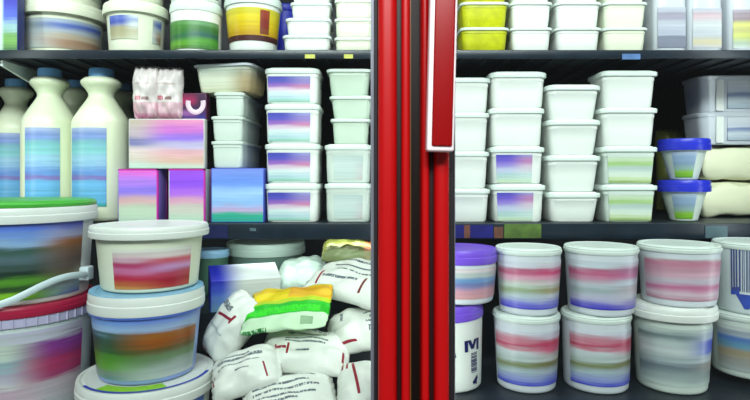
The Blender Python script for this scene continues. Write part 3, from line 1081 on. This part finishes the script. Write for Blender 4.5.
# ------------------------------------------------------------------ LEFT, deck: bags
FILM = C(242, 246, 238)
TXT = (95, 105, 115)
RD = (150, 25, 50)
m_a = printed("print_sugar_bag_a", FILM, [(.12, .70, .62, .74, TXT, 'text'), (.15, .60, .8, .66, TXT, 'text'), (.15, .50, .75, .53, TXT, 'text'), (.06, .25, .085, .5, RD), (.80, .12, .825, .42, RD, '', .1), (.4, .34, .6, .38, TXT, 'text')])
m_b = printed("print_sugar_bag_b", FILM, [(.28, .66, .72, .72, TXT, 'text'), (.26, .54, .75, .58, TXT, 'text'), (.26, .46, .72, .50, TXT, 'text'), (.34, .80, .74, .85, TXT, 'text'), (.10, .30, .30, .36, RD, 'text'), (.16, .2, .18, .4, RD), (.30, .18, .325, .42, RD), (.92, .2, .945, .42, RD), (.40, .28, .55, .33, TXT, 'text')])
m_c = printed("print_sugar_bag_c", FILM, [(.58, .2, .95, .30, TXT, 'text'), (.55, .36, .98, .42, TXT, 'text'), (.60, .48, .95, .56, TXT, 'text'), (.52, .62, .9, .66, TXT, 'text'), (.08, .08, .4, .115, RD, '', .4), (.20, .55, .24, .75, TXT, 'text')])
m_d = printed("print_sugar_bag_d", FILM, [(.12, .78, .8, .82, TXT, 'text'), (.10, .62, .7, .66, TXT, 'text'), (.10, .50, .80, .545, TXT, 'text'), (.12, .38, .75, .42, TXT, 'text'), (.2, .3, .55, .34, TXT, 'text')])
m_e = printed("print_sugar_bag_e", FILM, [(.25, .25, .29, .92, RD, '', .15), (.06, .80, .09, .96, RD), (.13, .78, .16, .96, RD), (.55, .72, .58, .85, TXT), (.65, .72, .68, .85, TXT)])
m_f = printed("print_sugar_bag_f", FILM, [(.62, .30, .66, .74, RD, '', .15), (.62, .30, .74, .36, RD), (.72, .5, .80, .9, TXT, 'text'), (.05, .5, .10, .9, RD, 'text'), (.42, .3, .45, .8, (190, 200, 200))])
m_up = printed("print_sugar_bag_upper", FILM, [(.10, .80, .92, .845, TXT, 'text'), (.14, .66, .75, .71, TXT, 'text'), (.2, .24, .6, .28, TXT, 'text'), (.22, .52, .9, .555, TXT), (.3, .40, .92, .43, TXT, 'text'), (.02, .2, .045, .55, RD), (.16, .12, .185, .36, RD), (.66, .1, .685, .34, (120, 40, 40))])
m_pl = printed("print_plain_sack", FILM, [(.2, .7, .7, .74, TXT, 'text')])
m_gr = printed("print_green_yellow_pouch", C(150, 215, 90), [(0, .56, 1, 1, (240, 215, 30)), (0, .82, 1, .92, (215, 165, 40), 'soft'), (.5, .62, 1, .95, (225, 140, 40), 'soft'), (0, .50, 1, .60, (185, 215, 40)), (.0, .22, 1, .52, (40, 190, 40)), (.04, .3, .9, .44, (60, 225, 40), 'text'),
                                                              (0, 0, 1, .27, (205, 238, 200)), (.70, .08, .84, .2, (20, 110, 40), 'soft'), (.02, 0, .32, .05, (20, 120, 50), 'text')], .3, bump=.05)
G = "plump white bags in the bag pile"
R_ = math.radians


def place_bag(label, u, v, d, Lpx, W, T, roll, tilt, mat, seed, yaw=0, **kw):
    return bag(label, G, (PX(u, d), YD(d), PZ(v, d)), (R_(tilt), R_(roll), R_(yaw)), Lpx * d / F_PX, W, T, mat, seed, **kw)


place_bag("large white bag leaning at top right of the pile, against the red frame", 360, 281, 1.165, 112, .155, .062, 5, 22, m_up, 1, yaw=-33)
place_bag("upright white bag with red bracket mark, directly right of the blue-lidded bucket", 231, 328, 1.10, 78, .104, .062, -58, 50, m_f, 2, rc=.2)
place_bag("slanting white bag with two red bars, low beside the bucket tower", 246, 372, 1.0, 74, .098, .06, -16, 34, m_a, 3, yaw=6)
place_bag("white bag directly below the green and yellow pouch", 306, 352, 1.055, 92, .104, .062, 4, 30, m_b, 4)
place_bag("white bag cut off by the bottom edge, below the middle of the pile", 291, 400, .975, 98, .108, .065, -3, 30, m_d, 5, yaw=16)
place_bag("round white bag with dense text against the red frame, below the large leaning bag", 364, 329, 1.10, 78, .105, .066, -8, 34, m_c, 6, rc=.18)
place_bag("white bag with long red stroke in the lower right corner of the pile", 373, 388, .985, 76, .11, .066, -3, 36, m_e, 7)
o = bag("green and yellow pouch with pale hem lying on the white bags", None, (PX(288, 1.075), YD(1.075), PZ(308, 1.075)), (R_(27), R_(-7), R_(-6)), 92 * 1.07 / F_PX, .135, .024, m_gr, 8, name="printed_pouch", cat="pouch", seal=.04, wr=.003)
# added lower layer of bags, mostly out of view, holds up the pile
for (u, lab_, sd) in ((222, "bag lying on the deck under the slanting two-bar bag", 11), (300, "bag lying on the deck under the bottom-edge bag", 12), (372, "bag lying on the deck under the red-stroke bag", 13)):
    bag(lab_, G, (PX(u, 1.02) + (.032 if u < 250 else .018 if u < 350 else .006), YD(1.02) + .02, Z_DECK + .036), (R_(4), 0, R_(sd * 3 % 8 - 4)), .135, .17, .075, m_pl, sd)

# behind the bags, on the added support block
P_BW = bands("print_blue_white_pack", [(0, (140, 190, 225)), (.4, (110, 150, 225)), (.75, (60, 85, 215)), (1, (35, 45, 200))], [(0, (225, 238, 228)), (.5, (232, 240, 232)), (1, (238, 244, 240))], (.12, .5))
P_BWT = bands("print_blue_white_top", [(0, (60, 80, 215)), (1, (40, 50, 200))], [(0, (225, 240, 240)), (1, (240, 246, 244))], (.1, .55))
carton("blue and white brick pack lying behind the upright bag, below the middle shelf", None, PX(243, 1.20), YD(1.165), 1.134, 68 * 1.17 / F_PX, .075, .072, P_BW, P_BWT, rot=R_(20), rotx=R_(16), name="brick_pack")
round_tub("dim grey-lidded round tub at the back, below the middle shelf", None, PX(266, 1.47), YD(1.47), 1.12, 39 * 1.47 / F_PX, PZ(241, 1.47) - 1.12, body=plain("grey_green_plastic", C(120, 150, 140), .4), lid=plain("grey_lid", C(215, 238, 225), .4), lid_h=.028)
round_tub("blue-grey round tub deep behind the bucket tower, right of its top tub", None, PX(212, 1.36), YD(1.36), 1.12, 17 * 1.36 / F_PX, PZ(249, 1.36) - 1.12, body=plain("dull_green_plastic", C(70, 110, 90), .4), lid=plain("dull_blue_lid", C(150, 195, 230), .4))
bag("dark olive pouch with red end on top of the pile, behind the leaning bag", None, (PX(350, 1.24), YD(1.235), PZ(252, 1.235)), (R_(35), R_(4), 0), 58 * 1.235 / F_PX, .07, .045,
    printed("print_olive_pouch", C(90, 92, 40), [(.75, 0, 1, 1, (160, 60, 40), 'soft'), (0, .0, 1, .3, (150, 170, 120), 'soft')]), 21, name="printed_pouch", cat="pouch")
bag("crumpled pale bag behind the leaning bag and beside the brick pack", None, (PX(303, 1.30), YD(1.30), 1.167), (R_(20), R_(-8), 0), .13, .13, .085, printed("print_pale_crumpled", C(205, 225, 212), [], mottled=.12, bump=.5), 22, wr=.008)

# ------------------------------------------------------------------ RIGHT, upper shelf
G = "tubs on the right upper shelf"
for (u0, u1, body, word) in ((460.5, 510.5, YELLOWT, "yellow-filled tub of the stack against the red frame, right upper shelf"),
                             (511, 554, WHITE, "white tub of the stack next to the yellow tubs"),
                             (556, 603.5, WHITE, "white tub of the third stack from the red frame, upper right shelf"),
                             (604, 650, CREAM, "white tub of the stack left of the clear jars")):
    rect_stack(u0, u1, [-24, 1.5, 27, 52.5], Z_TOP, .105, lambda i, n, w=word: f"{tier_word(i, n)} {w}", G, body=body, lid=LIDW, taper=.92, lid_h=.006, lip=.004)


def jar(label, u0, u1, vtop, print_, cap):
    d = D_F + .02
    m = d / F_PX
    w = (u1 - u0) * m
    h = PZ(vtop, d) - Z_TOP
    root = empty("jar", (PX((u0 + u1) / 2, d), YD(d) + .04, Z_TOP))
    setp(root, label, "jar", "clear jars on the upper right shelf")
    bm = bmesh.new()
    loft(bm, [(0, w - .01, .07, .012), (.004, w - .002, .078, .014), (.01, w, .08, .015), (h * .72, w, .08, .015), (h * .80, w * .92, .074, .02), (h * .86, w * .62, .05, .02), (h * .88, w * .6, .048, .02)])
    link("body", bm, CLEAR2, root)
    bm = bmesh.new()
    box(bm, -w * .42, w * .42, -.0412, -.0402, h * .08, h * .60)
    link("label_panel", bm, print_, root, smooth=False)
    bm = bmesh.new()
    lathe(bm, [(w * .34, h * .87), (w * .35, h * .89), (w * .35, h * .97), (w * .32, h)], 28)
    link("cap", bm, cap, root)


jar("clear jar with grey-mauve label, nearest the white tub stacks", 655, 688, -24, P_POUCHG, plain("green_cap", C(60, 130, 80), .4))
jar("clear jar with grey-pink label, between the other two jars", 690, 724, -22, P_POUCHP, plain("red_cap", C(210, 40, 70), .4))
jar("clear jar with yellow striped label at the right edge", 730, 766, -20, P_YELSTRIPE, plain("white_cap", C(225, 215, 225), .4))

# ------------------------------------------------------------------ RIGHT, middle shelf
G = "stacked tubs on the right middle shelf"
rect_stack(445, 491.5, [77, 112, 151, 188.5, 222.5], Z_MID, .12, lambda i, n: f"{tier_word(i, n)} white tub of the stack against the red frame, right middle shelf", G,
           body=WHITE, lid=LIDW, taper=.92, lid_h=.010, lip=.004, shift=[(0, 0), (0, -1), (0, -1), (0, 0)])
rect_stack(492.5, 547.5, [71, 107, 146, 184, 222.5], Z_MID, .12,
           lambda i, n: f"{tier_word(i, n)} " + ("tub with purple striped label, in the second stack from the red frame" if i < 2 else "plain white tub above the purple-striped tubs, second stack"), G,
           body=WHITE, lid=LIDW, taper=.94, lid_h=.012, lip=.0045, lab=[(P_RAINR, -1.0, .62, .05, .9), (P_RAINR, -1.0, .62, .05, .9), None, None], shift=[(0, 0), (-1, -1), (-2, -1), (-2, 1)])
rect_stack(548.5, 603, [84, 119, 155, 192, 222.5], Z_MID, .12, lambda i, n: f"{tier_word(i, n)} white tub of the shorter, third stack from the red frame", G,
           body=WHITE, lid=LIDW, taper=.88, lid_h=.011, shift=[(0, 0), (-.5, 0), (0, 0), (-1, 0)])
rect_stack(604, 660, [70, 107, 146, 184.5, 222.5], Z_MID, .095,
           lambda i, n: f"{tier_word(i, n)} " + ("translucent tub with green stripes, left of the blue-lidded tubs" if i < 2 else "plain white tub above the green-striped translucent tubs"), G,
           body=[MILKY, MILKY, WHITE, WHITE], lid=LIDW, taper=.91, lid_h=.011, lab=[(P_GREENISH, -.97, .97, .05, .9), (P_GREENISH, -.97, .97, .05, .9), None, None], shift=[(0, 0), (-1, 0), (-2, 0), (-2, 0)])
dc = D_F / (1 - 24 / F_PX)
r = 24.3 * dc / F_PX
hb5 = 40.5 * dc / F_PX
for i in range(2):
    round_tub(f"{['lower', 'upper'][i]} round tub with bright blue lid and tapering body", "blue-lidded round tubs", PX(683.5, dc), YD(dc), Z_MID + i * hb5, r, hb5, r_bot=13 * dc / F_PX, r_top=20.5 * dc / F_PX, body=MILKY, lid=BLUE,
              lab=(P_BLUELID, -150, -84, .0, .92), lid_h=.024)
G = "cream bags at the right edge"
mcr = printed("print_cream_bag", C(250, 252, 218), [(0, .3, 1, .5, (215, 210, 150), 'soft'), (0, .55, 1, .62, (225, 222, 180), 'soft')], bump=.15)
for i, (lb, vv) in enumerate((("lower cream bag on the middle shelf at the right edge", 203), ("upper cream bag at the right edge, under the clear box", 162))):
    bag(lb, G, (PX(746, 1.375), YD(1.425), Z_MID + .0455 + i * .0885), (R_(5), 0, R_(2)), .25, .13, .085, mcr, 31 + i, name="cream_bag", p=9, sp=14, seal=.01, rc=.03, wr=.003)
P_CLRBOX = bands("print_clear_box", [(0, (170, 185, 200)), (.3, (200, 210, 220)), (.5, (130, 145, 185)), (.62, (205, 212, 225)), (1, (215, 220, 228))])
zc = Z_MID + .1795
for i, hbx in enumerate((32 * 1.36 / F_PX, 37 * 1.36 / F_PX)):
    root = empty("clear_box", (PX(752, 1.36), YD(1.405), zc))
    setp(root, f"{['lower', 'upper'][i]} of the two clear plastic boxes with a white strap, on the cream bags", "box", "clear boxes on the cream bags")
    bm = bmesh.new()
    loft(bm, [(0, .232, .082, .018), (.004, .238, .086, .02), (hbx - .010, .25, .092, .02)])
    link("body", bm, CLEAR2, root)
    bm = bmesh.new()
    loft(bm, [(hbx - .0105, .254, .096, .02), (hbx - .003, .256, .098, .02), (hbx, .25, .092, .02)])
    link("lid", bm, CLEAR2, root)
    bm = bmesh.new()
    box(bm, -.088, -.070, -.0475, -.0430, .004, hbx - .0105)
    link("strap", bm, WHITE, root, smooth=False)
    bm = bmesh.new()
    box(bm, -.060, .1, -.0472, -.0430, .010, hbx - .014)
    link("label_panel", bm, P_CLRBOX, root, smooth=False)
    zc += hbx
bag("dark olive pouch in the gap behind the blue-lidded tubs", None, (PX(675, 1.52), YD(1.52), Z_MID + .12), (0, R_(-90), R_(90)), .235, .11, .06,
    printed("print_dark_olive", C(75, 80, 30), [(.5, .2, .8, .7, (130, 130, 30), 'soft'), (.1, .1, .4, .9, (30, 45, 30), 'soft')]), 41, name="printed_pouch", cat="pouch")
for k, (u, v) in enumerate(((698, 94), (697, 131))):
    pass

# ------------------------------------------------------------------ RIGHT, deck: round tubs
G = "round tubs stacked on the deck"
TB = plain("tub_cool_white", C(222, 228, 236), .35)
Z3 = PZ(395.5, 1.045)
Z2 = PZ(318, 1.045)
dR = 1.105
# low shelf under these tubs
D_LOW = 1.012
root = empty("shelf", (0.55, YD(D_LOW), Z3))
setp(root, "low dark shelf carrying the banded round tubs at the bottom right", "shelf", "dark shelves of the cabinet")
bm = bmesh.new()
box(bm, 0.135 - .55, XW - .002 - .55, 0.004, Y_BACK - YD(D_LOW) - .002, -.014, 0)
link("shelf_board", bm, SHELFM, root, smooth=False)
bm = bmesh.new()
box(bm, 0.135 - .55, XW - .002 - .55, -.004, .004, -.03, 0.0, .0012)
rail = link("price_rail", bm, RAILM, root)
for (u0, u1, col) in ((512, 530, TAGR), (554, 574, TAGY), (577, 600, TAGBB), (646, 682, TAGS), (694, 722, TAGBB)):
    bm = bmesh.new()
    dd = D_LOW - .004
    box(bm, PX(u0, dd) - .55, PX(u1, dd) - .55, -.0056, -.0038, -.026, -.001)
    link("price_tag", bm, col, rail, smooth=False)


def deck_tub(label, u, rl, z0, z1, rb, print_, lid=LIDW, lidh=.010, body=TB, d=dR, rt=None, arc=(-172, -8), lz=(.07, .88), **kw):
    m = d / F_PX
    return round_tub(label, G, PX(u, d), YD(d), z0, rl * m, z1 - z0, r_bot=rb * m, r_top=rt * m if rt else rl * m * .965, body=body, lid=lid, lid_h=lidh,
                     lab=(print_, arc[0], arc[1], lz[0], lz[1]) if print_ else None, base_fillet=.007, **kw)


ZU = PZ(246, dR)
# middle tier and top tier
deck_tub("lower banded tub with red stripe, first column from the tilted tub", 526, 33, Z3, Z2, 28.5, P_YOGLOW)
deck_tub("upper banded tub with pink stripe, first column from the tilted tub", 528, 32.5, Z2, ZU, 28, P_YOG)
deck_tub("lower banded tub with red stripe at right, second column from the tilted tub", 595.5, 33.5, Z3, Z2, 30.5, P_YOGLOW, rot=R_(14))
deck_tub("upper banded tub with mauve stripes and blue foot, second column from the tilted tub", 600.5, 35.5, Z2, ZU + .002, 31, P_YOG2)
z2b = PZ(310, 1.03)
deck_tub("white tub with thick white lid and blue swoosh, under the dusty pink tub", 671, 41, Z3, z2b, 32, P_BLUESWISH, lid=WHITE, lidh=.022, body=MILKY, rt=36)
deck_tub("tall dusty pink tub on the thick white lid", 678, 38, z2b, PZ(243, dR), 33.5, P_PINKWASH, lidh=.010)
z2c = PZ(318, 1.06)
deck_tub("tub with blue and beige bands at the bottom right edge", 750, 37.5, PZ(383, 1.06) , z2c, 34, P_BLUEBAND, body=MILKY, d=1.13)
wt = deck_tub("white tub with blue barcode print at the right edge", 757, 39.5, z2c, PZ(241, 1.13), 37, None, body=WHITE2, d=1.13)
# violet-lidded pair next to the red frame
zF2 = PZ(306, 1.04)
deck_tub("upper tub with violet lid and faded blue-pink print, against the red frame", 460, 36.5, zF2, PZ(247, dR), 32.5, P_FADED, lid=VIOLET, lidh=.024)
ft = deck_tub("tilted white tub with violet lid, dark letters and barcode, against the red frame", 454, 34, Z3, zF2 - .004, 27, None, lid=VIOLET, lidh=.026, body=WHITE, tilt=(0, R_(-4.0)))


def stick_print(root, rfun, items, mat, name, da=0.0):
    """thin ink shapes bent round a tub: each item is a polygon list of (angle_deg, z)"""
    bm = bmesh.new()
    for quad in items:
        # subdivide quad along its first axis
        (a0, z0), (a1, z1), (a2, z2), (a3, z3) = quad
        n = 5
        prev = None
        for k in range(n + 1):
            f = k / n
            lo = (a0 + (a1 - a0) * f, z0 + (z1 - z0) * f)
            hi = (a3 + (a2 - a3) * f, z3 + (z2 - z3) * f)
            cur = []
            for a_, zz in (lo, hi):
                rr2 = rfun(zz) + .0008
                a_ = a_ + da
                cur.append(bm.verts.new((rr2 * math.cos(R_(a_)), rr2 * math.sin(R_(a_)), zz)))
            if prev:
                bm.faces.new((prev[0], cur[0], cur[1], prev[1]))
            prev = cur
    return link(name, bm, mat, root, smooth=False)


INK = plain("dark_blue_ink", C(25, 28, 95), .4)
mR = dR / F_PX
hF = zF2 - .004 - Z3 - .026


def rF(z):
    return 27 * mR + (34 * mR * .965 - 27 * mR) * max(0, min(1, (z - .007) / (hF - .007)))


def Q(a0, z0, a1, z1, sl=0.0):
    return ((a0, z0), (a1, z0 + sl), (a1, z1 + sl), (a0, z1))


# a bold letter M
zM0, zM1 = .078, .100
stick_print(ft, rF, [Q(-64, zM0, -57, zM1), Q(-37, zM0, -30, zM1),
                     ((-58, zM1), (-51, zM1), (-43.5, zM0 + .004), (-50.5, zM0 + .004)), ((-43, zM1), (-36, zM1), (-43.5, zM0 + .004), (-50.5, zM0 + .004))], INK, "letter_print", -9)
bars = []
aa = -58
random.seed(3)
for k in range(14):
    zz = .036 + k * .0028
    bars.append(Q(-60, zz, -44, zz + random.choice((.0010, .0016, .0021))))
stick_print(ft, rF, bars, INK, "barcode_print")
stick_print(ft, rF, [((-98, .072), (-84, .080), (-82, .071), (-94, .064)), Q(-92, .090, -90, .100), ((-50, .018), (-36, .030), (-34, .022), (-46, .012)), Q(-42, .012, -37, .026)], INK, "mark_print", -7)

m13 = 1.13 / F_PX
hW = PZ(241, 1.13) - z2c - .010


def rW(z):
    return 37 * m13 + (39.5 * m13 * .965 - 37 * m13) * max(0, min(1, (z - .007) / (hW - .007)))


BLUEINK = plain("mid_blue_ink", C(60, 90, 200), .4, var=.25, scale=60)
GREYINK = plain("slate_ink", C(80, 90, 150), .4, var=.2, scale=60)
bars = []
a_ = -158
random.seed(5)
for k in range(14):
    w_ = random.choice((1.0, 1.6, 2.4))
    bars.append(Q(a_, .045, a_ + w_, .128))
    a_ += w_ + random.choice((.8, 1.2, 1.8))
stick_print(wt, rW, bars, GREYINK, "barcode_print")
stick_print(wt, rW, [((-152, .040), (-122, .040), (-134, .012), (-140, .012)), ((-158, .050), (-146, .054), (-146, .040), (-158, .036))], BLUEINK, "emblem_print")
stick_print(wt, rW, [Q(-104, .124, -88, .138), Q(-100, .102, -92, .108), Q(-100, .088, -90, .094), Q(-106, .070, -86, .075), Q(-106, .052, -86, .057), Q(-104, .016, -100, .030), Q(-96, .014, -90, .032)], INK, "letter_print")

# ------------------------------------------------------------------ light
def area(name, loc, target, sx_, sy_, power, col=(1, 1, 1)):
    l = bpy.data.lights.new(name, 'AREA')
    l.shape = 'RECTANGLE'
    l.size, l.size_y = sx_, sy_
    l.energy = power
    l.color = col
    o = bpy.data.objects.new(name, l)
    COL.objects.link(o)
    o.location = loc
    d = Vector(target) - Vector(loc)
    o.rotation_euler = d.to_track_quat('-Z', 'Y').to_euler()
    return o


area("aisle_lamp", (-0.75, -1.35, 2.75), (-0.5, 0.2, 1.1), 1.3, .35, 16, (.97, 1, .98))
area("aisle_lamp", (0.75, -1.35, 2.75), (0.5, 0.2, 1.2), 1.3, .35, 11, (.97, 1, .98))
area("aisle_lamp", (0.0, -2.9, 3.2), (0, 0.2, 1.2), 2.8, .5, 118, (.97, 1, 1))
# strip lamps of the cabinet: behind the mullion and at both ends
area("mullion_lamp", (sx(416), 0.054, 1.45), (sx(416), 1, 1.45), .03, 1.25, 1.5, (.92, 1, .97))
area("side_lamp", (-0.97, 0.07, 1.45), (-0.4, .55, 1.45), .03, 1.25, 1.5, (.92, 1, .97))
area("side_lamp", (0.97, 0.07, 1.45), (0.4, .55, 1.45), .03, 1.25, 1.6, (.9, .98, 1))
area("canopy_lamp", (0, 0.12, 2.14), (0, .25, 1.0), 1.8, .05, 4, (.92, 1, .98))

area("under_shelf_lamp", (-0.12, .325, Z_MID - .040), (-0.12, .55, 1.12), .5, .02, .5, (.9, 1, .97))  # added fill light, lifts the dim tub lid under the shelf

w = bpy.data.worlds.new("world")
sc.world = w
w.use_nodes = True
w.node_tree.nodes["Background"].inputs[0].default_value = (.55, .6, .62, 1)
w.node_tree.nodes["Background"].inputs[1].default_value = 0.22

# ------------------------------------------------------------------ camera
cd = bpy.data.cameras.new("camera")
cam = bpy.data.objects.new("camera", cd)
COL.objects.link(cam)
cam.location = (0, CAM_Y, EYE)
cam.rotation_euler = (PI / 2, 0, 0)
cd.sensor_fit = 'HORIZONTAL'
cd.sensor_width = 36
cd.lens = F_PX / 750 * 36
cd.shift_y = -(200 - HV) / 750
cd.clip_start = 0.01
sc.camera = cam

sc.view_settings.view_transform = 'Standard'
sc.view_settings.look = 'None'
sc.view_settings.exposure = 0.16
sc.view_settings.gamma = 1
sc.view_settings.use_curve_mapping = False
sc.cycles.use_denoising = True
sc.cycles.transparent_max_bounces = 16
